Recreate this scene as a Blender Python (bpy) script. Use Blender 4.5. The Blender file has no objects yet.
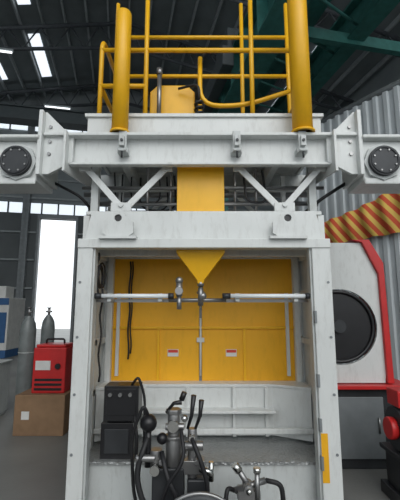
import bpy, math, random, bmesh
from mathutils import Vector, Matrix
random.seed(4)
scene = bpy.context.scene
scene.view_settings.view_transform = 'Standard'
scene.view_settings.look = 'None'
HALL = Matrix.Rotation(math.radians(12), 4, 'Z')

# ---------------------------------------------------------------- materials
def mat(name, col, rough=0.5, metal=0.0, var=0.08, vscale=6.0, emit=0.0, bump=0.0, bscale=40.0, grime=0.0):
    m = bpy.data.materials.new(name); m.use_nodes = True
    nt = m.node_tree; b = nt.nodes['Principled BSDF']
    b.inputs['Roughness'].default_value = rough
    b.inputs['Metallic'].default_value = metal
    tc = nt.nodes.new('ShaderNodeTexCoord')
    n = nt.nodes.new('ShaderNodeTexNoise'); n.inputs['Scale'].default_value = vscale
    n.inputs['Detail'].default_value = 5
    nt.links.new(tc.outputs['Object'], n.inputs['Vector'])
    r = nt.nodes.new('ShaderNodeValToRGB')
    r.color_ramp.elements[0].position = 0.3; r.color_ramp.elements[1].position = 0.7
    c0 = [max(0, c * (1 - var)) for c in col]; c1 = [min(1, c * (1 + var)) for c in col]
    r.color_ramp.elements[0].color = (*c0, 1); r.color_ramp.elements[1].color = (*c1, 1)
    nt.links.new(n.outputs['Fac'], r.inputs['Fac'])
    outc = r.outputs['Color']
    if grime:
        mp = nt.nodes.new('ShaderNodeMapping'); mp.inputs['Scale'].default_value = (9, 9, 2.5)
        g = nt.nodes.new('ShaderNodeTexNoise'); g.inputs['Scale'].default_value = 2.2; g.inputs['Detail'].default_value = 9
        g.inputs['Roughness'].default_value = 0.7
        gr = nt.nodes.new('ShaderNodeValToRGB')
        gr.color_ramp.elements[0].position = 0.50; gr.color_ramp.elements[0].color = (0, 0, 0, 1)
        gr.color_ramp.elements[1].position = 0.74; gr.color_ramp.elements[1].color = (grime, grime, grime, 1)
        mx = nt.nodes.new('ShaderNodeMix'); mx.data_type = 'RGBA'
        nt.links.new(tc.outputs['Object'], mp.inputs['Vector']); nt.links.new(mp.outputs[0], g.inputs['Vector'])
        nt.links.new(g.outputs['Fac'], gr.inputs['Fac']); nt.links.new(gr.outputs['Color'], mx.inputs[0])
        nt.links.new(outc, mx.inputs[6]); mx.inputs[7].default_value = (col[0] * .35, col[1] * .32, col[2] * .28, 1)
        outc = mx.outputs[2]
        # uneven sheen
        mr = nt.nodes.new('ShaderNodeMapRange'); mr.inputs[3].default_value = rough - .08; mr.inputs[4].default_value = rough + .18
        nt.links.new(g.outputs['Fac'], mr.inputs[0]); nt.links.new(mr.outputs[0], b.inputs['Roughness'])
    nt.links.new(outc, b.inputs['Base Color'])
    if emit:
        b.inputs['Emission Color'].default_value = (*col, 1)
        b.inputs['Emission Strength'].default_value = emit
    if bump:
        n2 = nt.nodes.new('ShaderNodeTexNoise'); n2.inputs['Scale'].default_value = bscale
        nt.links.new(tc.outputs['Object'], n2.inputs['Vector'])
        bp = nt.nodes.new('ShaderNodeBump'); bp.inputs['Strength'].default_value = bump
        bp.inputs['Distance'].default_value = 0.02
        nt.links.new(n2.outputs['Fac'], bp.inputs['Height'])
        nt.links.new(bp.outputs['Normal'], b.inputs['Normal'])
    return m

def stripes(name, c1, c2, scale, rot=(0, 0, 0), rough=0.7):
    m = mat(name, c1, rough)
    nt = m.node_tree; b = nt.nodes['Principled BSDF']
    tc = nt.nodes.new('ShaderNodeTexCoord'); mp = nt.nodes.new('ShaderNodeMapping')
    mp.inputs['Rotation'].default_value = rot
    w = nt.nodes.new('ShaderNodeTexWave'); w.inputs['Scale'].default_value = scale
    w.inputs['Distortion'].default_value = 0.6
    r = nt.nodes.new('ShaderNodeValToRGB'); r.color_ramp.interpolation = 'CONSTANT'
    r.color_ramp.elements[0].color = (*c1, 1)
    r.color_ramp.elements[1].position = 0.5; r.color_ramp.elements[1].color = (*c2, 1)
    nt.links.new(tc.outputs['Object'], mp.inputs['Vector']); nt.links.new(mp.outputs[0], w.inputs['Vector'])
    nt.links.new(w.outputs['Fac'], r.inputs['Fac']); nt.links.new(r.outputs['Color'], b.inputs['Base Color'])
    return m

WHITE = mat('painted_steel_white', (0.68, 0.70, 0.69), 0.33, 0, 0.04, 3, grime=.28)
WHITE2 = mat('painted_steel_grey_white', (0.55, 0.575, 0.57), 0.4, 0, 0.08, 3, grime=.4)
GREYP = mat('grey_steel', (0.22, 0.24, 0.25), 0.45, 0.2, 0.12)
YEL = mat('yellow_enamel', (0.88, 0.47, 0.010), 0.33, 0, 0.05, grime=.12)
YELP = mat('yellow_sheet', (0.88, 0.44, 0.010), 0.45, 0, 0.08, 2, grime=.2)
BLACK = mat('black_plastic', (0.012, 0.012, 0.014), 0.35, 0, 0.2)
DARK = mat('dark_grey_metal', (0.04, 0.043, 0.047), 0.45, 0.3, 0.2)
CHROME = mat('bright_steel', (0.62, 0.62, 0.60), 0.22, 1.0, 0.1)
STEEL = mat('dull_steel', (0.32, 0.32, 0.32), 0.35, 0.8, 0.15)
BRASS = mat('brass', (0.45, 0.30, 0.08), 0.3, 1.0, 0.1)
RUBBER = mat('rubber_hose', (0.015, 0.015, 0.017), 0.55, 0, 0.2)
RED = mat('red_paint', (0.55, 0.02, 0.02), 0.4, 0, 0.1)
LAMPG = mat('lamp_glass', (0.80, 0.83, 0.85), 0.15, 0, 0.02)
LABEL = mat('label_white', (0.7, 0.7, 0.68), 0.5)
LABELR = mat('label_red', (0.6, 0.05, 0.03), 0.5)
CONC = mat('concrete', (0.19, 0.19, 0.18), 0.45, 0, 0.25, 0.8, bump=0.1)
DECK = mat('roof_sheet', (0.19, 0.215, 0.22), 0.7, 0, 0.15, 1)
PURL = mat('purlin_galv', (0.38, 0.41, 0.42), 0.6, 0, 0.1)
TRUSS = mat('truss_paint', (0.08, 0.09, 0.10), 0.6, 0, 0.15)
SKYL = mat('skylight_fibreglass', (0.86, 0.93, 1.0), 0.5, 0, 0.02, emit=1.1)
TUBEL = mat('fluorescent_tube_glow', (0.95, 0.98, 1.0), 0.5, 0, 0.02, emit=2.0)
GLASS = mat('window_daylight_glazing', (0.85, 0.93, 1.0), 0.3, 0, 0.02, emit=0.9)
WALLG = mat('wall_sheet_grey', (0.27, 0.30, 0.31), 0.7, 0, 0.1, 1)
WALLD = mat('wall_sheet_dark', (0.14, 0.155, 0.16), 0.7, 0, 0.1, 1)
CORR = mat('corrugated_white', (0.50, 0.54, 0.56), 0.5, 0, 0.08, 1)
TEAL = mat('teal_crane_paint', (0.04, 0.17, 0.15), 0.5, 0, 0.2)
CRANE = mat('crane_grey', (0.07, 0.085, 0.09), 0.5)
CARD = mat('cardboard', (0.26, 0.16, 0.09), 0.85, 0, 0.15)
CYL = mat('gas_cylinder_paint', (0.18, 0.20, 0.20), 0.4, 0.1, 0.2)
BLUE = mat('blue_machine', (0.04, 0.12, 0.28), 0.5)
TARP = stripes('striped_tarp', (0.66, 0.10, 0.04), (0.80, 0.55, 0.12), 2.2, (0, 0.7, 0.4))

CHK = mat('checker_plate', (0.36, 0.37, 0.37), 0.35, 0.5, 0.1)
nt = CHK.node_tree; b = nt.nodes['Principled BSDF']
tc = nt.nodes.new('ShaderNodeTexCoord'); v = nt.nodes.new('ShaderNodeTexVoronoi'); v.inputs['Scale'].default_value = 45
nt.links.new(tc.outputs['Object'], v.inputs['Vector'])
bp = nt.nodes.new('ShaderNodeBump'); bp.inputs['Strength'].default_value = 0.8; bp.inputs['Distance'].default_value = 0.01
nt.links.new(v.outputs['Distance'], bp.inputs['Height']); nt.links.new(bp.outputs['Normal'], b.inputs['Normal'])

# ---------------------------------------------------------------- builder
def root(name, loc=(0, 0, 0)):
    e = bpy.data.objects.new(name, None); e.location = loc; e.empty_display_size = 0.1
    scene.collection.objects.link(e); return e

class B:
    def __init__(s, name, m, parent=None, X=None):
        s.n, s.m, s.p, s.X = name, m, parent, X
        s.v, s.f, s.sm = [], [], []
    def add(s, vs, fs, smooth=False):
        o = len(s.v); s.v += [Vector(a) for a in vs]
        for f in fs: s.f.append([i + o for i in f]); s.sm.append(smooth)
        return s
    def box(s, x0, x1, y0, y1, z0, z1):
        vs = [(x, y, z) for z in (z0, z1) for y in (y0, y1) for x in (x0, x1)]
        return s.add(vs, [(0, 2, 3, 1), (4, 5, 7, 6), (0, 1, 5, 4), (2, 6, 7, 3), (0, 4, 6, 2), (1, 3, 7, 5)])
    def prism(s, pts, axis, a, b):
        def P(p, t):
            if axis == 'y': return (p[0], t, p[1])
            if axis == 'x': return (t, p[0], p[1])
            return (p[0], p[1], t)
        n = len(pts); vs = [P(p, a) for p in pts] + [P(p, b) for p in pts]
        fs = [tuple(range(n)), tuple(range(2 * n - 1, n - 1, -1))]
        fs += [(i, i + n, (i + 1) % n + n, (i + 1) % n) for i in range(n)]
        return s.add(vs, fs)
    def bar(s, p, q, w, y0, y1):
        dx, dz = q[0] - p[0], q[1] - p[1]; l = math.hypot(dx, dz); nx, nz = -dz / l * w / 2, dx / l * w / 2
        return s.prism([(p[0] + nx, p[1] + nz), (q[0] + nx, q[1] + nz), (q[0] - nx, q[1] - nz), (p[0] - nx, p[1] - nz)], 'y', y0, y1)
    def tube(s, pts, r, seg=12, closed=False):
        pts = [Vector(p) for p in pts]; n = len(pts)
        rs = r if isinstance(r, (list, tuple)) else [r] * n
        vs = []; up = None; last = Vector((0, 0, 1))
        for i, p in enumerate(pts):
            a = pts[i - 1] if i > 0 else (pts[-1] if closed else p)
            c = pts[(i + 1) % n] if (i < n - 1 or closed) else p
            t1 = (p - a); t2 = (c - p)
            t = (t1.normalized() if t1.length > 1e-9 else Vector()) + (t2.normalized() if t2.length > 1e-9 else Vector())
            if t.length < 1e-6: t = last.copy()
            t.normalize(); last = t
            if up is None:
                up = Vector((0, 0, 1)) if abs(t.z) < 0.9 else Vector((1, 0, 0))
            u = (up - t * up.dot(t)).normalized(); w = t.cross(u); up = u
            for k in range(seg):
                an = 2 * math.pi * k / seg
                vs.append(p + (u * math.cos(an) + w * math.sin(an)) * rs[i])
        fs = []
        rng = n if closed else n - 1
        for i in range(rng):
            j = (i + 1) % n
            for k in range(seg):
                k2 = (k + 1) % seg
                fs.append((i * seg + k, i * seg + k2, j * seg + k2, j * seg + k))
        s.add(vs, fs, True)
        if not closed:
            o = len(s.v) - n * seg
            s.f.append([o + k for k in range(seg)][::-1]); s.sm.append(False)
            s.f.append([o + (n - 1) * seg + k for k in range(seg)]); s.sm.append(False)
        return s
    def cyl(s, a, b, r, seg=20): return s.tube([a, b], r, seg)
    def ring(s, c, R, r, axis='y', seg=32, a0=0, a1=2 * math.pi):
        full = abs(a1 - a0 - 2 * math.pi) < 1e-6
        n = seg; pts = []
        for i in range(n if full else n + 1):
            t = a0 + (a1 - a0) * i / n; ca, sa = math.cos(t) * R, math.sin(t) * R
            pts.append({'y': (c[0] + ca, c[1], c[2] + sa), 'z': (c[0] + ca, c[1] + sa, c[2]), 'x': (c[0], c[1] + ca, c[2] + sa)}[axis])
        return s.tube(pts, r, 8, closed=full)
    def ball(s, c, r, seg=12):
        pts = [(c[0], c[1], c[2] + r * math.sin(t)) for t in [(-0.5 + i / 8) * math.pi for i in range(9)]]
        return s.tube(pts, [max(0.0005, r * math.cos((-0.5 + i / 8) * math.pi)) for i in range(9)], seg)
    def done(s, bevel=0.0):
        vs = s.v if s.X is None else [s.X @ v for v in s.v]
        me = bpy.data.meshes.new(s.n); me.from_pydata([tuple(v) for v in vs], [], s.f)
        for p, k in zip(me.polygons, s.sm): p.use_smooth = k
        me.materials.append(s.m); me.update()
        bm = bmesh.new(); bm.from_mesh(me); bmesh.ops.recalc_face_normals(bm, faces=bm.faces); bm.to_mesh(me); bm.free()
        o = bpy.data.objects.new(s.n, me); scene.collection.objects.link(o)
        if s.p is not None:
            o.parent = s.p; o.matrix_parent_inverse = Matrix.Translation(s.p.location).inverted()
        if bevel:
            md = o.modifiers.new('bev', 'BEVEL'); md.width = bevel; md.segments = 2; md.limit_method = 'ANGLE'
            md.angle_limit = math.radians(50)
        return o

def arc_path(pts, r=0.08, n=5):
    pts = [Vector(p) for p in pts]; out = [pts[0]]
    for i in range(1, len(pts) - 1):
        a, p, c = pts[i - 1], pts[i], pts[i + 1]
        d1 = (a - p).normalized(); d2 = (c - p).normalized()
        rr = min(r, (a - p).length * .45, (c - p).length * .45)
        s, e = p + d1 * rr, p + d2 * rr
        for k in range(n + 1):
            t = k / n; out.append(s * (1 - t) ** 2 + p * 2 * t * (1 - t) + e * t * t)
    out.append(pts[-1]); return out

# ---------------------------------------------------------------- hall
B('floor', CONC).box(-16, 16, -8, 32, -0.2, 0).done()
HW = 10.5; YF = 20.0; RZ = 14.0; SL = 0.22
def rz(x): return RZ - SL * abs(x)
rf = B('ceiling', DECK, None, HALL)
SKX = [(-9.0, -8.5), (-6.2, -5.7), (-4.15, -3.7), (5.0, 5.2), (7.6, 7.85)]
for sgn in (-1, 1):
    vs = [(0, -3, RZ), (sgn * HW, -3, rz(HW)), (sgn * HW, YF, rz(HW)), (0, YF, RZ)]
    vs2 = [(a, b_, c + .12) for a, b_, c in vs]
    rf.add(vs + vs2, [(0, 1, 2, 3), (7, 6, 5, 4), (0, 4, 5, 1), (1, 5, 6, 2), (2, 6, 7, 3), (3, 7, 4, 0)])
rf.done()
rs = root('roof_skylight')
sk = B('skylight_panels', SKYL, rs, HALL)
for (a, b_) in SKX:
    for (y0, y1) in [(1, 5.0), (7.2, 9.9), (11.8, 13.8), (15.4, 18.4)]:
        vs = [(a, y0, rz(a) - .03), (b_, y0, rz(b_) - .03), (b_, y1, rz(b_) - .03), (a, y1, rz(a) - .03)]
        vs += [(x, y, z + .02) for x, y, z in vs]
        sk.add(vs, [(0, 1, 2, 3), (7, 6, 5, 4), (0, 4, 5, 1), (1, 5, 6, 2), (2, 6, 7, 3), (3, 7, 4, 0)])
sk.done()
st = root('roof_truss')
pu = B('purlins', PURL, st, HALL)
x = -10.2
while x <= 10.3:
    pu.box(x - .035, x + .035, -2.8, YF - .1, rz(x) - .25, rz(x) - .06); x += 0.85
pu.done()
tr = B('rafters', TRUSS, st, HALL)
for y in (5.8, 10.7, 14.6, 19.0):
    for sgn in (-1, 1):
        tr.tube([(0, y, RZ - .35), (sgn * HW, y, rz(HW) - .35)], .11, 4)
        tr.tube([(0, y, RZ - 1.5), (sgn * HW, y, rz(HW) - 1.0)], .09, 4)
        k = 9
        for i in range(k):
            xa = sgn * HW * i / k; xb = sgn * HW * (i + .5) / k; xc = sgn * HW * (i + 1) / k
            lo = lambda x: (RZ - 1.5) + (rz(HW) - 1.0 - RZ + 1.5) * abs(x) / HW
            tr.tube([(xa, y, rz(xa) - .35), (xb, y, lo(xb)), (xc, y, rz(xc) - .35)], .045, 4)
tr.done()
# fluorescent battens hung under the trusses
fl = root('fluorescent_strip_light')
ft = B('tubes', TUBEL, fl, HALL); fh = B('housings', PURL, fl, HALL)
for (x, y) in [(-6.9, 14.4), (-5.0, 14.4), (-5.6, 18.8), (-7.4, 18.8), (-3.4, 18.8), (5.6, 10.5), (7.6, 10.5), (4.6, 14.4)]:
    z = (RZ - 1.5) + (rz(HW) - 1.0 - RZ + 1.5) * abs(x) / HW - .2
    ft.cyl((x - .6, y, z), (x + .6, y, z), .035, 8); fh.box(x - .65, x + .65, y - .06, y + .06, z + .04, z + .12)
ft.done(); fh.done()
DX0, DX1, DZ = -4.1, -2.35, 6.2
wb = B('wall_back', WALLD, None, HALL)
wb.box(-HW, DX0, YF, YF + .2, 0, 6.45).box(DX1, HW, YF, YF + .2, 0, 6.45).box(DX0, DX1, YF, YF + .2, DZ, 6.45)
wb.done()
wu = B('wall_back_upper', WALLG, None, HALL)
wu.prism([(-HW, 7.0), (HW, 7.0), (HW, rz(HW)), (0, RZ), (-HW, rz(HW))], 'y', YF, YF + .2)
wu.done()
w1 = root('window_1')
B('glazing', GLASS, w1, HALL).box(-HW, HW, YF + .05, YF + .1, 6.45, 7.0).done()
mm = B('mullions', TRUSS, w1, HALL)
x = -HW
while x < HW: mm.box(x, x + .07, YF - .03, YF + .2, 6.45, 7.0); x += 0.8
mm.done()
w2 = root('window_2')
B('glazing', GLASS, w2, HALL).box(-HW + 1, -1.2, YF - .06, YF - .02, 10.9, 11.5).done()
mm = B('mullions', TRUSS, w2, HALL)
x = -HW + 1
while x < -1.2: mm.box(x, x + .07, YF - .1, YF - .01, 10.85, 11.55); x += 0.9
mm.done()
dr = root('door_1')
B('door_frame', GREYP, dr, HALL).box(DX0 - .12, DX0, YF - .1, YF + .25, 0, DZ).box(DX1, DX1 + .12, YF - .1, YF + .25, 0, DZ).box(DX0 - .12, DX1 + .12, YF - .1, YF + .25, DZ, DZ + .2).done()
B('wall_left', WALLG, None, HALL).box(-HW - .2, -HW, -6, YF, 0, rz(HW)).done()
B('wall_right', WALLG, None, HALL).box(HW, HW + .2, -6, YF, 0, rz(HW)).done()
B('wall_front_light_block', WALLG, None, HALL).box(-HW, HW, -6.2, -6, 0, 2.0).done()  # low unseen wall behind the camera, added to darken the cabinet interior
cl = root('steel_column')
cc = B('wind_posts', GREYP, cl, HALL)
for x in (-7.4, -4.75, -1.6, 1.8, 5.5):
    cc.box(x - .16, x + .16, YF - .35, YF - .31, 0, rz(x) - .6).box(x - .16, x + .16, YF - .04, YF, 0, rz(x) - .6).box(x - .02, x + .02, YF - .35, YF, 0, rz(x) - .6)
cc.done()
gg = B('girts', PURL, cl, HALL)
for z in (1.2, 2.6, 4.0, 5.4, 7.2, 8.2, 9.2, 10.2, 11.8):
    if z < 6: gg.box(-HW, DX0 - .15, YF - .14, YF - .02, z, z + .08); gg.box(DX1 + .15, HW, YF - .14, YF - .02, z, z + .08)
    else: gg.box(-HW + 1, HW - 1, YF - .14, YF - .02, z, z + .08)
gg.done()
cr = root('overhead_crane')
B('bridge_girder', CRANE, cr, HALL).box(-HW + .1, 1.5, 14.9, 15.3, 9.0, 9.5).box(-HW + .1, 1.5, 14.8, 15.4, 9.48, 9.54).box(-HW + .1, 1.5, 14.8, 15.4, 8.96, 9.0).done()
rg = root('crane_runway_girder')
g = B('girder', TEAL, rg, HALL)
gx = 2.75
g.box(gx - .3, gx + .3, 2.5, 18, 7.8, 7.85).box(gx - .05, gx + .05, 2.5, 18, 6.9, 7.8).box(gx - .3, gx + .3, 2.5, 18, 6.85, 6.9)
g.box(gx + .5, gx + 1.3, 2.5, 18, 7.85, 7.9)
g.box(gx + 1.9, gx + 2.3, 2.5, 18, 7.4, 7.45).box(gx + 2.07, gx + 2.13, 2.5, 18, 7.45, 8.1).box(gx + 1.9, gx + 2.3, 2.5, 18, 8.1, 8.15)
y = 2.6
while y < 18:
    g.box(gx - .28, gx + .28, y, y + .03, 6.9, 7.8)
    g.tube([(gx + 1.25, y, 7.9), (gx + 1.25, y, 9.0)], .03, 6).tube([(gx + .55, y, 7.9), (gx + .55, y, 9.0)], .03, 6)
    g.tube([(gx + .5, y, 7.87), (gx + 1.3, y + .9, 7.87)], .03, 6).tube([(gx + .3, y, 7.2), (gx + 1.95, y + .9, 7.5)], .03, 6)
    y += .9
for xx in (gx + .55, gx + 1.25):
    g.tube([(xx, 2.5, 9.0), (xx, 18, 9.0)], .03, 6).tube([(xx, 2.5, 8.45), (xx, 18, 8.45)], .025, 6)
for y in (6.5, 10.5): g.box(gx + .3, HW - .1, y, y + .14, 7.3, 7.55)
g.done()
B('trolley', CRANE, rg, HALL).box(gx - .3, gx + 1.0, 8.2, 9.3, 7.9, 8.7).box(gx - .6, gx - .32, 7.6, 9.8, 7.2, 7.7).cyl((gx + .1, 8.0, 8.3), (gx + .1, 9.6, 8.3), .3).box(gx + 1.0, gx + 2.2, 8.4, 9.0, 8.15, 8.5).done(.02)
B('girder_columns', TEAL, rg, HALL).box(gx - .2, gx + .2, 17.2, 17.5, 0, 6.85).box(gx - .2, gx + .2, 10, 10.3, 0, 6.85).done()

# corrugated partition wall (angled)
A = Vector((4.75, 4.1, 0)); E = Vector((2.0, 8.2, 0)); d = (E - A); L = d.length; d.normalize(); nn = Vector((-d.y, d.x, 0))
if (A + nn).length > A.length: nn = -nn
pts = []; t = 0
prof = [(0, 0), (.09, 0), (.115, .035), (.175, .035)]
while t < L:
    for a, h in prof:
        if t + a <= L: pts.append(A + d * (t + a) + nn * h)
    t += .20
vs = []; fs = []
for p in pts: vs += [(p.x, p.y, 0), (p.x, p.y, 5.45)]
for k in range(len(pts) - 1): fs.append((2 * k, 2 * k + 2, 2 * k + 3, 2 * k + 1))
wp = B('wall_partition', CORR).add(vs, fs); o = wp.done()
md = o.modifiers.new('sol', 'SOLIDIFY'); md.thickness = .01
tt = root('trim_1')
tb = B('partition_top_rail', GREYP, tt)
tb.tube([A + Vector((0, 0, 5.5)), E + Vector((0, 0, 5.5))], .07, 4).done()

# striped tarp draped on the partition
vs = []; fs = []; NU, NV = 48, 10
P0 = A + d * 1.9; P1 = A + d * 4.1
for i in range(NU + 1):
    u = i / NU
    base = P0.lerp(P1, u)
    ztop = 3.82 - 0.52 * u - 0.10 * math.sin(math.pi * u)
    h = 0.80 - 0.28 * u + .05 * math.sin(u * 9)
    for j in range(NV + 1):
        w = j / NV
        out = 0.14 + 0.04 * math.sin(u * 40 + w * 3) + 0.08 * math.sin(w * math.pi)
        p = base + nn * out
        vs.append((p.x, p.y, ztop - h * w))
for i in range(NU):
    for j in range(NV):
        a = i * (NV + 1) + j; fs.append((a, a + 1, a + NV + 2, a + NV + 1))
B('striped_tarp', TARP).add(vs, fs, True).done()

# ---------------------------------------------------------------- machine cabinet
cab = root('machine_cabinet', (0.03, 3.2, 0))
XL, XR = -0.925, 0.985
YC, YB = 2.80, 3.62
f = B('corner_posts', WHITE, cab)
f.box(XL, XL + .115, YC, YC + .10, 0, 2.12).box(XR - .14, XR, YC, YC + .10, 0, 2.12)
f.box(XL, XL + .06, YB - .06, YB, 0, 2.12).box(XR - .06, XR, YB - .06, YB, 0, 2.12)
f.done(.006)
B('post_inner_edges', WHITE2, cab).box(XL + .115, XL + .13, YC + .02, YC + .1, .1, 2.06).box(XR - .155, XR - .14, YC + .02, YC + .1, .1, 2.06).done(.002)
h = B('header', WHITE, cab)
h.box(XL, XR, YC - .01, YC + .09, 2.06, 2.13)
h.prism([(XL + .03, 2.13), (XR - .03, 2.13), (XR - .08, 2.36), (XL + .08, 2.36)], 'y', YC + .05, YC + .09)
h.box(XL + .02, -.20, YC + .09, YB, 2.34, 2.37).box(.21, XR - .02, YC + .09, YB, 2.34, 2.37).box(-.20, .21, 3.08, YB, 2.34, 2.37)
h.box(XL, XL + .05, YC + .1, YB, 2.05, 2.34).box(XR - .05, XR, YC + .1, YB, 2.05, 2.34)
h.box(XL, XR, YB - .04, YB, 2.08, 2.36)
h.box(XL + .05, XR - .05, YC + .3, YC + .36, 2.04, 2.12)
h.done(.004)
for k, xx in enumerate((-0.62, 0.665)):
    lg = B('lifting_lug_%d' % (k + 1), WHITE, cab)
    cz = 2.285; n = 24; outer = []; inner = []
    for i in range(n):
        a = 2 * math.pi * i / n
        ca, sa = math.cos(a), math.sin(a)
        if sa < -0.2: s_ = min(.115 / max(abs(ca), 1e-3), .14 / abs(sa)); ox, oz = ca * s_, sa * s_
        else: ox, oz = ca * (.058 if sa > .1 else .075), sa * .058
        outer.append((xx + ox, cz + oz)); inner.append((xx + ca * .028, cz + sa * .028))
    vs = []
    for y in (YC - .035, YC - .01): vs += [(p[0], y, p[1]) for p in outer] + [(p[0], y, p[1]) for p in inner]
    fs = []
    for i in range(n):
        j = (i + 1) % n
        fs += [(i, j, n + j, n + i), (2 * n + i, 3 * n + i, 3 * n + j, 2 * n + j), (i, 2 * n + i, 2 * n + j, j), (n + i, n + j, 3 * n + j, 3 * n + i)]
    lg.add(vs, fs).box(xx - .14, xx + .14, YC - .05, YC + .05, 2.125, 2.145)
    lg.done()
    B('lug_hole_fill_%d' % (k + 1), BLACK, cab).cyl((xx, YC + .048, cz), (xx, YC - .02, cz), .027, 16).done()  # black cylinder filling the lug hole, set back from its face
s = B('side_panels', WHITE2, cab)
s.box(XL + .01, XL + .03, YC + .1, YB, .35, 2.06).box(XR - .03, XR - .01, YC + .1, YB, .35, 2.06)
for xa, xb in ((XL + .03, XL + .06), (XR - .06, XR - .03)):
    s.box(xa, xb, YC + .38, YC + .44, .5, 2.06)
    for z in (.9, 1.3, 1.72): s.box(xa, xb, YC + .1, YB - .04, z, z + .05)
s.done(.003)
yb = B('back_panel_yellow', YELP, cab)
yb.box(XL + .03, -.008, YB - .035, YB - .01, .9, 2.1).box(0.018, XR - .03, YB - .035, YB - .01, .9, 2.1)
yb.done(.003)
B('back_panel_seam', GREYP, cab).box(-.008, .018, YB - .02, YB - .01, .9, 2.08).done()
fr = B('back_frame', WHITE, cab)
fr.box(XL + .06, XL + .11, YB - .10, YB - .04, .5, 2.1).box(XR - .11, XR - .06, YB - .10, YB - .04, .5, 2.1)
fr.box(-.78, -.75, YB - .06, YB - .036, 1.0, 1.75).box(.80, .83, YB - .06, YB - .036, 1.0, 1.75)
fr.cyl((.005, YB - .05, 1.0), (.005, YB - .05, 1.52), .010)
fr.box(-.03, .04, YB - .06, YB - .036, 1.30, 1.34)
fr.done()
B('back_frame_bar', YEL, cab).box(XL + .1, XR - .1, YB - .055, YB - .036, 1.42, 1.445).box(-.40, -.375, YB - .05, YB - .036, .95, 1.42).box(.40, .425, YB - .05, YB - .036, .95, 1.42).done(.003)
sh = B('lower_shelf', WHITE, cab)
yb0, yf0 = YB - .04, YB - .26
sh.prism([(XL + .06, yf0 - .1), (XL + .35, yf0 + .06), (XR - .35, yf0 + .06), (XR - .06, yf0 - .1), (XR - .06, yb0), (XL + .06, yb0)], 'z', .93, .955)
sh.prism([(XL + .06, yf0 - .09), (XL + .35, yf0 + .07), (XR - .35, yf0 + .07), (XR - .06, yf0 - .09), (XR - .06, yf0 - .05), (XR - .35, yf0 + .1), (XL + .35, yf0 + .1), (XL + .06, yf0 - .05)], 'z', .53, .93)
sh.box(XL + .35, XR - .35, yf0 - .06, yf0 + .07, .74, .76)
sh.box(XL + .06, XR - .06, yf0 - .12, yf0 - .08, .60, .64)
for xx in (-.5, -.12, .28, .56): sh.box(xx, xx + .03, yf0 + .035, yf0 + .07, .53, .93)
sh.done(.003)
lb = B('warning_labels', LABEL, cab); lb.box(-.30, -.20, YB - .04, YB - .036, 1.17, 1.235).box(.24, .34, YB - .04, YB - .036, 1.17, 1.235).done()
lb = B('warning_label_stripes', LABELR, cab); lb.box(-.295, -.205, YB - .043, YB - .04, 1.205, 1.23).box(.245, .335, YB - .043, YB - .04, 1.205, 1.23).done()
B('deck_plate', CHK, cab).box(XL + .03, XR - .03, YC + .12, YB - .02, .49, .51).done()
pl = B('plinth', WHITE2, cab); pl.box(XL + .1, XR - .14, YC + .1, YB, .0, .2).box(XL + .03, XR - .03, YC + .14, YC + .18, .2, .49).done()
B('front_sill', WHITE2, cab).box(XL, XR, YC, YC + .1, .0, .12).done(.004)
B('post_marker_yellow', YELP, cab).box(XR - .138, XR - .09, YC - .003, YC, .42, .74).done()
bl = B('post_bolts', GREYP, cab)
for z in (.6, 1.0, 1.4, 1.8):
    bl.cyl((XL + .03, YC + .002, z), (XL + .03, YC - .006, z), .01, 8).cyl((XR - .03, YC + .002, z), (XR - .03, YC - .006, z), .01, 8)
for z in (.5, .75, 1.05, 1.5): bl.box(XR - .145, XR - .128, YC - .01, YC + .03, z, z + .09)
bl.done()
rl = B('cross_rail', STEEL, cab)
rl.box(XL + .1, XR - .12, YC + .16, YC + .18, 1.655, 1.68)
rl.done()
lampy = YC + .06
for nm, x0, x1 in (('tube_lamp', XL + .12, -.20), ('tube_lamp.001', .17, XR - .15)):
    r_ = root(nm, ((x0 + x1) / 2, lampy, 1.70))
    B('glass_tube', LAMPG, r_).cyl((x0 + .06, lampy, 1.70), (x1 - .04, lampy, 1.70), .017).done()
    B('end_caps', DARK, r_).cyl((x0, lampy, 1.70), (x0 + .06, lampy, 1.70), .022).cyl((x1 - .04, lampy, 1.70), (x1, lampy, 1.70), .022).done()
    B('brackets', WHITE2, r_).box(x0 + .1, x0 + .13, lampy + .01, lampy + .11, 1.66, 1.72).box(x1 - .12, x1 - .09, lampy + .01, lampy + .11, 1.66, 1.72).done()
hs = B('hanging_cables', RUBBER, cab)
def wav(x, y, z0, z1, amp, k=14):
    return [(x + amp * math.sin(i * 1.1), y + amp * .5 * math.cos(i), z0 + (z1 - z0) * i / k) for i in range(k + 1)]
hs.tube(wav(-.66, YB - .08, 2.05, 1.15, .006), .008, 8).tube(wav(-.64, YB - .08, 2.05, 1.2, .006), .007, 8)
hs.ring((-.80, YC + .2, 1.86), .09, .008, 'x').ring((-.805, YC + .21, 1.85), .08, .008, 'x').tube(wav(-.80, YC + .12, 2.04, 1.7, .01), .009, 8)
hs.ring((-.79, YC + .22, 1.87), .10, .007, 'x').tube(wav(-.78, YC + .2, 1.76, 1.05, .008), .008, 8)
hs.done()
q = B('air_regulator', STEEL, cab)
q.cyl((-.16, YC + .1, 1.70), (-.16, YC + .1, 1.80), .025).cyl((-.16, YC + .1, 1.6), (-.16, YC + .1, 1.70), .018).ball((-.16, YC + .1, 1.82), .03).cyl((-.24, YC + .1, 1.67), (.2, YC + .1, 1.67), .014)
q.cyl((-.16, YC + .1, 1.74), (-.16, YC + .06, 1.74), .03)
q.done()

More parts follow.
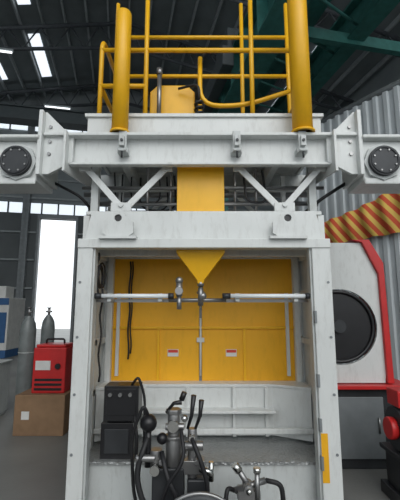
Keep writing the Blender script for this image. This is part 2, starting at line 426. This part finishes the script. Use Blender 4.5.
# yellow hopper chute, passes down through the cabinet roof
hp = root('hopper_chute', (0, 2.97, 2.0))
hb = B('chute_body', YEL, hp)
cx, y0, y1 = .005, 2.90, 3.05; hw = .19; ym = (y0 + y1) / 2
vs = []
for z, w, ya, yb_ in ((2.93, hw, y0, y1), (2.04, hw, y0, y1), (1.83, .03, ym - .03, ym + .03), (1.80, .022, ym - .022, ym + .022)):
    vs += [(cx - w, ya, z), (cx + w, ya, z), (cx + w, yb_, z), (cx - w, yb_, z)]
fs = [(0, 1, 2, 3), (15, 14, 13, 12)]
for k in range(3):
    for i in range(4):
        j = (i + 1) % 4; fs.append((4 * k + i, 4 * k + j, 4 * k + 4 + j, 4 * k + 4 + i))
hb.add(vs, fs).done(.004)
hn = B('nozzle', STEEL, hp)
hn.cyl((cx, ym, 1.82), (cx, ym, 1.78), .026).cyl((cx, ym, 1.78), (cx, ym, 1.68), .016).cyl((cx, ym, 1.74), (cx, ym, 1.72), .030, 6).cyl((cx, ym, 1.68), (cx, ym, 1.63), .022, 6).cyl((cx, ym, 1.63), (cx, ym, 1.60), .010)
hn.cyl((cx, ym, 1.70), (cx, YC + .05, 1.70), .014).ball((cx + .015, YC + .05, 1.70), .030).cyl((cx, YC + .04, 1.66), (cx, YC + .04, 1.76), .02, 8)
hn.done()

# ---------------------------------------------------------------- overhead beam frame
bf = root('overhead_beam_frame', (0, 3.1, 2.8))
b1 = B('front_channel', WHITE, bf)
b1.box(-1.2, 1.22, 2.78, 2.80, 2.71, 2.94).box(-1.2, 1.22, 2.70, 2.80, 2.92, 2.945).box(-1.2, 1.22, 2.74, 2.80, 2.70, 2.72)
b1.done(.004)
b2 = B('rear_channel', WHITE2, bf)
b2.box(-1.1, 1.12, 3.62, 3.68, 2.74, 2.94).box(-1.1, 1.12, 3.58, 3.68, 2.72, 2.74)
for xx in (-1.05, -.62, .62, 1.05): b2.box(xx - .03, xx + .03, 2.8, 3.62, 2.76, 2.88)
b2.done(.004)
b3 = B('upper_box', WHITE, bf)
b3.box(-.93, 1.0, 2.90, 2.93, 2.94, 3.19).box(-.93, 1.0, 3.62, 3.65, 2.94, 3.19).box(-.93, -.9, 2.93, 3.62, 2.94, 3.19).box(.97, 1.0, 2.93, 3.62, 2.94, 3.19)
b3.box(-.95, 1.02, 2.88, 2.93, 3.17, 3.20)
b3.box(-.9, .97, 2.93, 3.62, 2.96, 2.98)
b3.done(.003)
b4 = B('end_gussets', WHITE, bf)
for sg in (-1, 1):
    q = [(sg * .98, 2.72), (sg * .98, 2.94), (sg * 1.05, 2.98), (sg * 1.20, 3.13), (sg * 1.24, 3.11), (sg * 1.24, 2.62), (sg * 1.16, 2.62)]
    b4.prism(q, 'y', 2.735, 2.765)
    b4.box(sg * 1.22 - .015, sg * 1.22 + .015, 2.68, 3.05, 2.60, 3.12)
    b4.prism([(2.66, 2.62), (2.66, 2.95), (3.4, 2.85), (3.4, 2.72)], 'x', sg * 1.02 - .01, sg * 1.02 + .01)
b4.done(.003)
b4 = B('gusset_bolts', STEEL, bf)
for sg in (-1, 1):
    for (a, z) in ((1.04, 2.78), (1.04, 2.88), (1.16, 2.78), (1.16, 2.88), (1.16, 3.0)):
        b4.cyl((sg * a, 2.74, z), (sg * a, 2.722, z), .014, 6)
b4.done()
b5 = B('end_boxes', WHITE, bf)
for sg in (-1, 1):
    xa, xb = sorted((sg * 1.24, sg * 1.72))
    b5.box(xa, xb, 2.72, 3.05, 2.56, 2.88)
    b5.box(xa - .01, xb + .02, 2.66, 3.08, 2.88, 2.91)
    b5.box(xa, xb, 2.70, 2.72, 2.53, 2.58)
b5.done(.012)
b5 = B('end_flanges', WHITE2, bf)
for sg in (-1, 1):
    b5.cyl((sg * 1.38, 2.72, 2.70), (sg * 1.38, 2.685, 2.70), .145, 8)
b5.done(.003)
b6 = B('end_discs', DARK, bf)
for sg in (-1, 1):
    c = (sg * 1.38, 0, 2.70)
    b6.cyl((c[0], 2.69, c[2]), (c[0], 2.655, c[2]), .115, 36)
    b6.ring((c[0], 2.655, c[2]), .10, .008)
b6.done()
b7 = B('disc_bolts', STEEL, bf)
for sg in (-1, 1):
    for k in range(8):
        a = k * math.pi / 4 + .39
        b7.cyl((sg * 1.38 + .085 * math.cos(a), 2.657, 2.70 + .085 * math.sin(a)), (sg * 1.38 + .085 * math.cos(a), 2.646, 2.70 + .085 * math.sin(a)), .007, 6)
b7.done()
b8 = B('clamp_brackets', WHITE2, bf)
for xx in (-.59, .28, .78):
    b8.box(xx - .03, xx + .03, 2.69, 2.70, 2.80, 2.95).box(xx - .018, xx + .018, 2.66, 2.69, 2.82, 2.90).cyl((xx - .03, 2.68, 2.79), (xx + .03, 2.68, 2.79), .014, 8)
    b8.box(xx - .04, xx + .04, 2.70, 2.78, 2.78, 2.82)
b8.done(.002)
b8 = B('clamp_bolts', DARK, bf)
for xx in (-.59, .28, .78):
    b8.cyl((xx, 2.66, 2.86), (xx, 2.65, 2.86), .012, 6).cyl((xx, 2.68, 2.79), (xx, 2.68, 2.73), .008, 6)
b8.done()
b9 = B('support_legs', WHITE2, bf)
for xx in (-.86, .92):
    for yy in (2.95, 3.5): b9.box(xx - .03, xx + .03, yy, yy + .06, 2.37, 2.78)
for xx in (-.70, .74): b9.box(xx - .02, xx + .02, 3.2, 3.24, 2.37, 2.78)
for xa in (-.9, .25): b9.box(xa, xa + .65, 3.09, 3.13, 2.60, 2.63).box(xa, xa + .65, 3.5, 3.54, 2.50, 2.54)
b9.done(.003)
br = B('diagonal_braces', WHITE, bf)
for c_, sg in ((-.62, -1), (.665, 1)):
    br.bar((c_ - sg * .02, 2.37), (c_ + sg * .30, 2.73), .05, 2.86, 2.875)
    br.bar((c_ - sg * .02, 2.37), (c_ - sg * .36, 2.73), .05, 2.86, 2.875)
    br.box(c_ - .08, c_ + .08, 2.85, 2.88, 2.36, 2.43)
    br.cyl((c_, 2.88, 2.41), (c_, 2.835, 2.41), .02, 12)
    br.bar((c_ - sg * .02, 2.37), (c_ + sg * .30, 2.73), .04, 3.46, 3.475).bar((c_ - sg * .02, 2.37), (c_ - sg * .36, 2.73), .04, 3.46, 3.475)
    br.box(c_ - sg * .36 - .04, c_ - sg * .36 + .04, 2.85, 2.88, 2.69, 2.78).box(c_ + sg * .30 - .04, c_ + sg * .30 + .04, 2.85, 2.88, 2.69, 2.78)
br.done(.002)
b9 = B('guide_pipes', STEEL, bf)
b9.cyl((-1.0, 3.07, 2.62), (1.05, 3.07, 2.62), .015).cyl((-1.0, 3.3, 2.55), (1.05, 3.3, 2.55), .02).cyl((-.9, 3.08, 2.48), (1.0, 3.08, 2.48), .014)
b9.cyl((-1.1, 3.45, 2.68), (1.1, 3.45, 2.68), .025)
for xx in (-.45, -.25, .3, .48): b9.cyl((xx, 3.1, 2.37), (xx, 3.1, 2.80), .013, 8)
b9.done()
b9 = B('hose_loops', RUBBER, bf)
b9.tube(arc_path([(.35, 2.95, 2.75), (.38, 2.95, 2.46), (.55, 2.98, 2.46), (.52, 3.0, 2.75)], .08), .010, 8)
b9.tube(arc_path([(-1.25, 3.0, 2.66), (-.98, 3.0, 2.52), (-.9, 3.1, 2.4)], .08), .012, 8)
b9.tube(arc_path([(1.25, 3.0, 2.66), (1.0, 3.0, 2.50), (.9, 3.1, 2.42)], .08), .014, 8)
rr = random.Random(7)
for i in range(6):
    xa = rr.uniform(-.85, .85); xb = xa + rr.uniform(-.35, .35); yy = rr.uniform(3.12, 3.3); zl = rr.uniform(2.45, 2.58)
    if min(abs(xa), abs(xb)) < .22 or xa * xb < 0: continue
    b9.tube(arc_path([(xa, yy, 2.78), (xa + .02, yy, zl), (xb, yy + .03, zl + .02), (xb, yy + .05, 2.78)], .12), rr.choice([.007, .009]), 8)
b9.done()

# ---------------------------------------------------------------- yellow posts + railing
for nm, xx, rr_, top in (('yellow_bollard_post', -.625, .064, 4.01), ('yellow_bollard_post.001', .80, .078, 4.45)):
    r_ = root(nm, (xx, 2.74, 2.96))
    B('post_tube', YEL, r_).tube([(xx, 2.74, 2.948), (xx, 2.74, top - .02), (xx, 2.74, top)], [rr_, rr_, rr_ * .85], 28).done()
    B('post_flange', YEL, r_).cyl((xx, 2.74, 2.948), (xx, 2.74, 2.965), rr_ * 1.2, 24).done()
ra = root('safety_railing', (0, 3.3, 3.2))
rb = B('rails', YEL, ra); R = .021
yf, yr = 3.05, 3.58
rb.tube(arc_path([(-.88, yf, 2.98), (-.88, yf, 4.02), (-.88, yr, 4.02)], .12), R)
rb.tube([(-.88, yr, 2.98), (-.88, yr, 4.85)], R)
rb.tube([(-.48, yf, 2.98), (-.48, yf, 4.75)], R)
rb.tube([(.46, yf, 2.98), (.46, yf, 4.75)], R).tube([(.92, yf, 2.98), (.92, yf, 4.75)], R)
rb.tube([(-.88, yf, 3.90), (.95, yf, 3.90)], R)
rb.tube([(-.88, yr, 4.45), (.92, yr, 4.45)], R).tube([(-.88, yr, 4.0), (.92, yr, 4.0)], R)
rb.tube([(.92, yr, 2.98), (.92, yr, 4.85)], R).tube([(.0, yr, 2.98), (.0, yr, 4.0)], R).tube([(.44, yr, 2.98), (.44, yr, 4.85)], R)
rb.tube(arc_path([(.0, yf + .1, 3.9), (.0, yf + .1, 3.42), (.4, yf + .1, 3.42), (.92, yf + .1, 3.6)], .2), R)
rb.tube([(-.88, yf, 3.55), (-.48, yf, 3.55)], R).tube([(-.88, yf, 3.55), (-.88, yr, 3.55)], R).tube([(.92, yf, 3.55), (.92, yr, 3.55)], R)
rb.done()
rf_ = B('rail_feet', YEL, ra)
for xx in (-.85, .89, -.48, .46): rf_.box(xx - .05, xx + .05, yf - .05, yf + .05, 2.98, 3.0)
rf_.done(.004)
hd = root('hydraulic_lift_unit', (-.2, 3.3, 3.2))
B('yellow_housing', YEL, hd).prism([(-.47, 2.98), (-.05, 2.98), (-.05, 3.62), (-.12, 3.69), (-.40, 3.69), (-.47, 3.62)], 'y', 3.25, 3.5).done(.01)
q = B('piston_rod', STEEL, hd); q.cyl((-.37, 3.14, 2.98), (-.37, 3.14, 3.3), .035).cyl((-.37, 3.14, 3.3), (-.37, 3.14, 3.72), .02).cyl((-.37, 3.14, 3.72), (-.37, 3.14, 3.78), .028); q.done()
q = B('coiled_hose', RUBBER, hd)
q.tube([(-.01 + .035 * math.cos(i * .8), 3.12 + .035 * math.sin(i * .8), 2.98 + i * .0065) for i in range(75)], .012, 8)
q.tube(arc_path([(-.01, 3.12, 3.46), (-.01, 3.12, 3.62), (-.2, 3.2, 3.62)], .08), .012, 8); q.done()

# ---------------------------------------------------------------- equipment inside
cb = root('control_box', (-.6, 2.95, .5))
q = B('box_body', BLACK, cb); q.box(-.72, -.46, 2.95, 3.13, .78, 1.03).box(-.70, -.48, 2.945, 2.95, .82, 1.01).box(-.74, -.50, 2.97, 3.14, .51, .76).box(-.70, -.54, 3.0, 3.1, .76, .78); q.done(.012)
B('box_lower_panel', DARK, cb).box(-.71, -.53, 2.96, 2.97, .55, .72).done(.003)
q = B('box_knobs', STEEL, cb)
for i in range(3): q.cyl((-.67 + i * .075, 2.945, .97), (-.67 + i * .075, 2.92, .97), .014, 12)
q.done()
q = B('box_cables', RUBBER, cb)
q.tube(arc_path([(-.49, 2.96, .82), (-.46, 2.93, .66), (-.47, 2.95, .525)], .08), .012, 8)
q.tube(arc_path([(-.52, 3.0, 1.03), (-.47, 2.97, 1.10), (-.42, 3.0, .95), (-.42, 3.0, .525)], .08), .010, 8)
q.done()

va = root('hydraulic_valve_assembly', (-.12, 2.6, .2))
q = B('stand', DARK, va)
q.box(-.34, .08, 2.50, 2.72, 0, .30).box(-.30, -.10, 2.52, 2.68, .30, .62).box(-.08, .06, 2.53, 2.68, .30, .55); q.done(.01)
q = B('valve_bodies', STEEL, va)
q.cyl((-.17, 2.58, .62), (-.17, 2.58, .78), .05).cyl((-.17, 2.58, .78), (-.17, 2.58, .80), .065, 8).cyl((-.17, 2.58, .80), (-.17, 2.58, .93), .04).cyl((-.17, 2.58, .93), (-.17, 2.58, .96), .052, 6)
q.cyl((-.28, 2.56, .62), (-.28, 2.56, .72), .04).cyl((-.28, 2.52, .68), (-.40, 2.52, .68), .022)
q.cyl((-.05, 2.58, .55), (-.05, 2.58, .84), .03).cyl((-.10, 2.56, .74), (.02, 2.56, .74), .028).cyl((-.22, 2.54, .86), (-.10, 2.54, .86), .022, 8)
q.box(-.12, .03, 2.53, 2.62, .58, .66)
for xx, zz in ((-.24, .66), (-.10, .70), (-.02, .66)): q.cyl((xx, 2.5, zz), (xx, 2.56, zz), .018, 6)
q.done(.003)
q = B('bright_fittings', CHROME, va)
q.cyl((-.17, 2.535, .87), (-.17, 2.50, .87), .035).cyl((-.05, 2.54, .80), (-.05, 2.50, .80), .02).ball((-.10, 2.54, .91), .022).cyl((-.28, 2.52, .62), (-.28, 2.48, .62), .03)
q.cyl((.0, 2.52, .62), (.08, 2.50, .60), .02).cyl((.07, 2.52, .55), (.07, 2.52, .66), .016)
q.done()
q = B('levers', BLACK, va)
q.tube([(-.08, 2.57, .84), (-.055, 2.56, .92), (-.04, 2.55, 1.05)], [.009, .012, .017], 10).tube([(-.03, 2.57, .84), (.0, 2.56, .92), (.01, 2.55, 1.02)], [.009, .012, .017], 10)
q.tube([(-.22, 2.57, .94), (-.17, 2.55, 1.00), (-.12, 2.54, 1.01)], [.008, .012, .016], 10)
q.ball((-.33, 2.55, .88), .055).cyl((-.33, 2.55, .62), (-.33, 2.55, .86), .02).ball((-.24, 2.54, .79), .035)
q.tube([(-.12, 2.55, 1.02), (-.10, 2.55, 1.07)], .018, 10)
q.done()
q = B('hoses', RUBBER, va)
q.tube(arc_path([(-.33, 2.53, .80), (-.40, 2.5, .60), (-.34, 2.48, .42), (-.2, 2.5, .3)], .15), .018, 8)
q.tube(arc_path([(-.05, 2.50, .80), (.0, 2.46, .7), (.05, 2.46, .55), (.03, 2.5, .3)], .1), .014, 8)
q.tube(arc_path([(-.24, 2.52, .72), (-.2, 2.45, .6), (-.12, 2.45, .45), (-.15, 2.5, .3)], .1), .016, 8)
q.tube(arc_path([(-.12, 2.5, .86), (-.09, 2.44, .7), (-.2, 2.44, .56), (-.27, 2.5, .3)], .1), .012, 8)
q.tube(arc_path([(-.33, 2.55, .92), (-.36, 2.52, 1.0), (-.44, 2.55, .8), (-.42, 2.6, .4), (-.3, 2.6, .2)], .12), .011, 8)
q.done()
rt = root('rotary_chuck', (0, 2.35, 0))
q = B('chuck_ring', DARK, rt); q.ring((0, 2.30, .33), .22, .035, 'y', 40); q.cyl((0, 2.34, .33), (0, 2.40, .33), .2, 32); q.done()
q = B('chuck_rim', STEEL, rt); q.ring((0, 2.29, .33), .25, .012, 'y', 48).cyl((0, 2.30, .33), (0, 2.34, .33), .06); q.done()
B('chuck_base', DARK, rt).box(-.25, .25, 2.3, 2.48, 0, .15).done(.01)
pf = root('pipe_fitting_manifold', (.32, 2.6, 0))
q = B('manifold', STEEL, pf)
q.cyl((.30, 2.6, 0), (.30, 2.6, .52), .03).cyl((.22, 2.6, .46), (.42, 2.6, .52), .02).cyl((.30, 2.56, .50), (.30, 2.50, .50), .03, 8)
q.cyl((.24, 2.58, .60), (.33, 2.58, .46), .018).cyl((.36, 2.56, .40), (.36, 2.56, .58), .016).box(.24, .38, 2.56, 2.66, .40, .47)
q.box(.2, .4, 2.5, 2.7, 0, .04); q.done()
q = B('manifold_fittings', CHROME, pf); q.cyl((.22, 2.58, .62), (.25, 2.58, .58), .026, 6).cyl((.36, 2.56, .58), (.36, 2.56, .61), .024, 6).ball((.30, 2.49, .50), .02); q.done()
q = B('manifold_hose', RUBBER, pf); q.tube(arc_path([(.42, 2.6, .52), (.52, 2.6, .50), (.55, 2.62, .2), (.6, 2.65, .03)], .1), .016, 8).tube(arc_path([(.22, 2.6, .46), (.17, 2.55, .5), (.14, 2.5, .3), (.15, 2.5, .03)], .1), .014, 8); q.done()

# ---------------------------------------------------------------- left background objects
def gas(nm, x, y, h, r=.115, m=CYL):
    e = root(nm, (x, y, 0))
    pr = [(0, r * .9), (.03, r), (h * .80, r), (h * .86, r * .88), (h * .90, r * .6), (h * .925, r * .33), (h * .93, r * .33)]
    B('bottle', m, e).tube([(x, y, z) for z, _ in pr], [q for _, q in pr], 24).done()
    B('valve', STEEL, e).cyl((x, y, h * .93), (x, y, h), .022, 10).cyl((x - .05, y, h * .965), (x + .05, y, h * .965), .014, 8).cyl((x, y, h), (x, y, h + .015), .035, 12).done()
    B('band', WHITE2, e).ring((x, y, h * .6), r + .001, .006, 'z').done()
gas('gas_cylinder', -2.58, 5.75, 1.62)
gas('gas_cylinder.001', -2.62, 6.6, 1.62, .11)
cd = root('cardboard_box', (-2.1, 5.3, 0))
B('carton', CARD, cd).box(-2.40, -1.75, 5.1, 5.62, 0, .50).done(.01)
B('carton_tape', LABEL, cd).box(-2.3, -2.2, 5.095, 5.1, .2, .3).done()
wm = root('welding_machine', (-2.0, 5.4, .5))
B('case', RED, wm).box(-2.24, -1.80, 5.2, 5.6, .50, 1.09).box(-2.22, -1.82, 5.22, 5.58, 1.09, 1.13).done(.015)
B('front_plate', LABEL, wm).box(-2.20, -2.0, 5.19, 5.2, .80, .92).done()
B('vents_and_handle', BLACK, wm).box(-2.20, -1.84, 5.19, 5.2, .54, .57).box(-2.20, -1.84, 5.19, 5.2, .60, .63).box(-2.20, -1.84, 5.19, 5.2, .66, .69).tube(arc_path([(-2.15, 5.4, 1.12), (-2.15, 5.4, 1.19), (-1.9, 5.4, 1.19), (-1.9, 5.4, 1.12)], .04), .014, 8).cyl((-1.9, 5.2, .85), (-1.9, 5.17, .85), .035).done()
bm_ = root('machine_tool', (-6, 13, 0))
B('enclosure', LABEL, bm_).box(-7.9, -6.45, 12.8, 14.0, .25, 2.0).box(-7.3, -6.7, 13.0, 13.6, 2.0, 2.4).done(.03)
B('blue_trim', BLUE, bm_).box(-7.9, -6.45, 12.78, 14.0, 0, .25).box(-7.9, -6.45, 12.77, 12.8, 1.75, 1.98).box(-6.85, -6.5, 12.77, 12.8, .5, 1.5).done(.01)
B('window', DARK, bm_).box(-7.7, -7.0, 12.77, 12.8, .9, 1.6).done(.01)
sc = root('white_cabinet', (-3.2, 5.9, 0))
B('cabinet_body', WHITE2, sc).box(-3.65, -3.02, 5.75, 6.2, .05, .78).box(-3.63, -3.04, 5.77, 6.18, 0, .05).box(-3.67, -3.0, 5.73, 6.22, .78, .81).done(.006)
B('cabinet_doors', WHITE, sc).box(-3.63, -3.345, 5.738, 5.75, .08, .75).box(-3.325, -3.04, 5.738, 5.75, .08, .75).done(.003)
B('cabinet_handles', DARK, sc).cyl((-3.37, 5.72, .4), (-3.37, 5.72, .52), .008).cyl((-3.30, 5.72, .4), (-3.30, 5.72, .52), .008).done()

# ---------------------------------------------------------------- right machine
cm = root('coil_feeder_machine', (1.8, 4.2, 0))
cx, cz, Rr = 1.50, 1.42, .40; x0, x1, z0, z1 = 1.28, 1.96, .84, 2.33
n = 48; inner = []; outer = []
for i in range(n):
    a = 2 * math.pi * i / n; ca, sa = math.cos(a), math.sin(a)
    inner.append((cx + Rr * ca, cz + Rr * sa))
    t = 1e9
    for lim, c_, q in ((x1 - cx, ca, 1), (x0 - cx - .3, ca, -1), (z1 - cz, sa, 1), (z0 - cz, sa, -1)):
        if c_ * q > 1e-6: t = min(t, lim / c_)
    outer.append((cx + t * ca, cz + t * sa))
q = B('face_plate', WHITE, cm); vs = []
for y in (4.10, 4.13): vs += [(p[0], y, p[1]) for p in outer] + [(p[0], y, p[1]) for p in inner]
fs = []
for i in range(n):
    j = (i + 1) % n
    fs += [(i, j, n + j, n + i), (2 * n + i, 3 * n + i, 3 * n + j, 2 * n + j), (i, 2 * n + i, 2 * n + j, j), (n + i, n + j, 3 * n + j, 3 * n + i)]
q.add(vs, fs).done()
B('drum', BLACK, cm).cyl((cx, 4.14, cz), (cx, 4.6, cz), Rr - .01, 40).ring((cx, 4.13, cz), Rr - .03, .02, 'y', 40).done()
B('drum_hub', DARK, cm).cyl((cx, 4.10, cz), (cx, 4.15, cz), .07).done()
B('red_housing', RED, cm).prism([(1.66, 2.36), (1.86, 2.36), (2.0, 2.1), (2.02, .84), (1.955, .84), (1.94, 1.98), (1.78, 2.33)], 'y', 4.06, 4.62).box(1.3, 2.2, 4.0, 4.7, .79, .83).done(.005)
B('pedestal', DARK, cm).box(1.32, 2.1, 4.1, 4.65, 0, .79).done(.01)
B('pedestal_door', GREYP, cm).box(1.36, 1.9, 4.085, 4.1, .1, .7).done(.004)
B('pedestal_handle', STEEL, cm).cyl((1.84, 4.07, .35), (1.84, 4.07, .5), .01).done()
tb = root('electric_motor_unit', (1.95, 3.4, 0))
B('base_frame', BLACK, tb).box(1.62, 2.5, 3.15, 3.65, 0, .10).box(1.66, 1.76, 3.2, 3.6, .1, .38).box(2.2, 2.3, 3.2, 3.6, .1, .38).box(1.62, 2.4, 3.18, 3.62, .38, .42).done(.005)
q = B('motor_body', DARK, tb); q.cyl((1.66, 3.4, .60), (2.3, 3.4, .60), .175, 28)
for i in range(9): q.cyl((1.74 + i * .06, 3.4, .60), (1.755 + i * .06, 3.4, .60), .19, 28)
q.box(1.85, 2.1, 3.3, 3.5, .76, .88); q.done(.002)
B('red_coupling_guard', RED, tb).box(1.66, 1.80, 3.3, 3.5, .78, .92).cyl((1.60, 3.4, .60), (1.66, 3.4, .60), .09, 20).done(.01)

# ---------------------------------------------------------------- light
w = bpy.data.worlds.new('sky'); scene.world = w; w.use_nodes = True
bg = w.node_tree.nodes['Background']; bg.inputs[0].default_value = (0.92, 0.97, 1.0, 1); bg.inputs[1].default_value = 1.4
sl = bpy.data.lights.new('hazy_sun', 'SUN'); sl.energy = 0.9; sl.angle = math.radians(40); sl.color = (1.0, 0.97, 0.93)
so = bpy.data.objects.new('hazy_sun', sl); so.location = (2, -8, 12)
so.rotation_euler = Vector((-0.25, 1.0, -0.75)).to_track_quat('-Z', 'Y').to_euler()
scene.collection.objects.link(so)

cam = bpy.data.cameras.new('camera'); co = bpy.data.objects.new('camera', cam)
cam.sensor_fit = 'VERTICAL'; cam.sensor_height = 24; cam.lens = 24 * 375 / 500
co.location = (0, 0, 1.6); co.rotation_euler = (math.radians(99), 0, 0)
scene.collection.objects.link(co); scene.camera = co
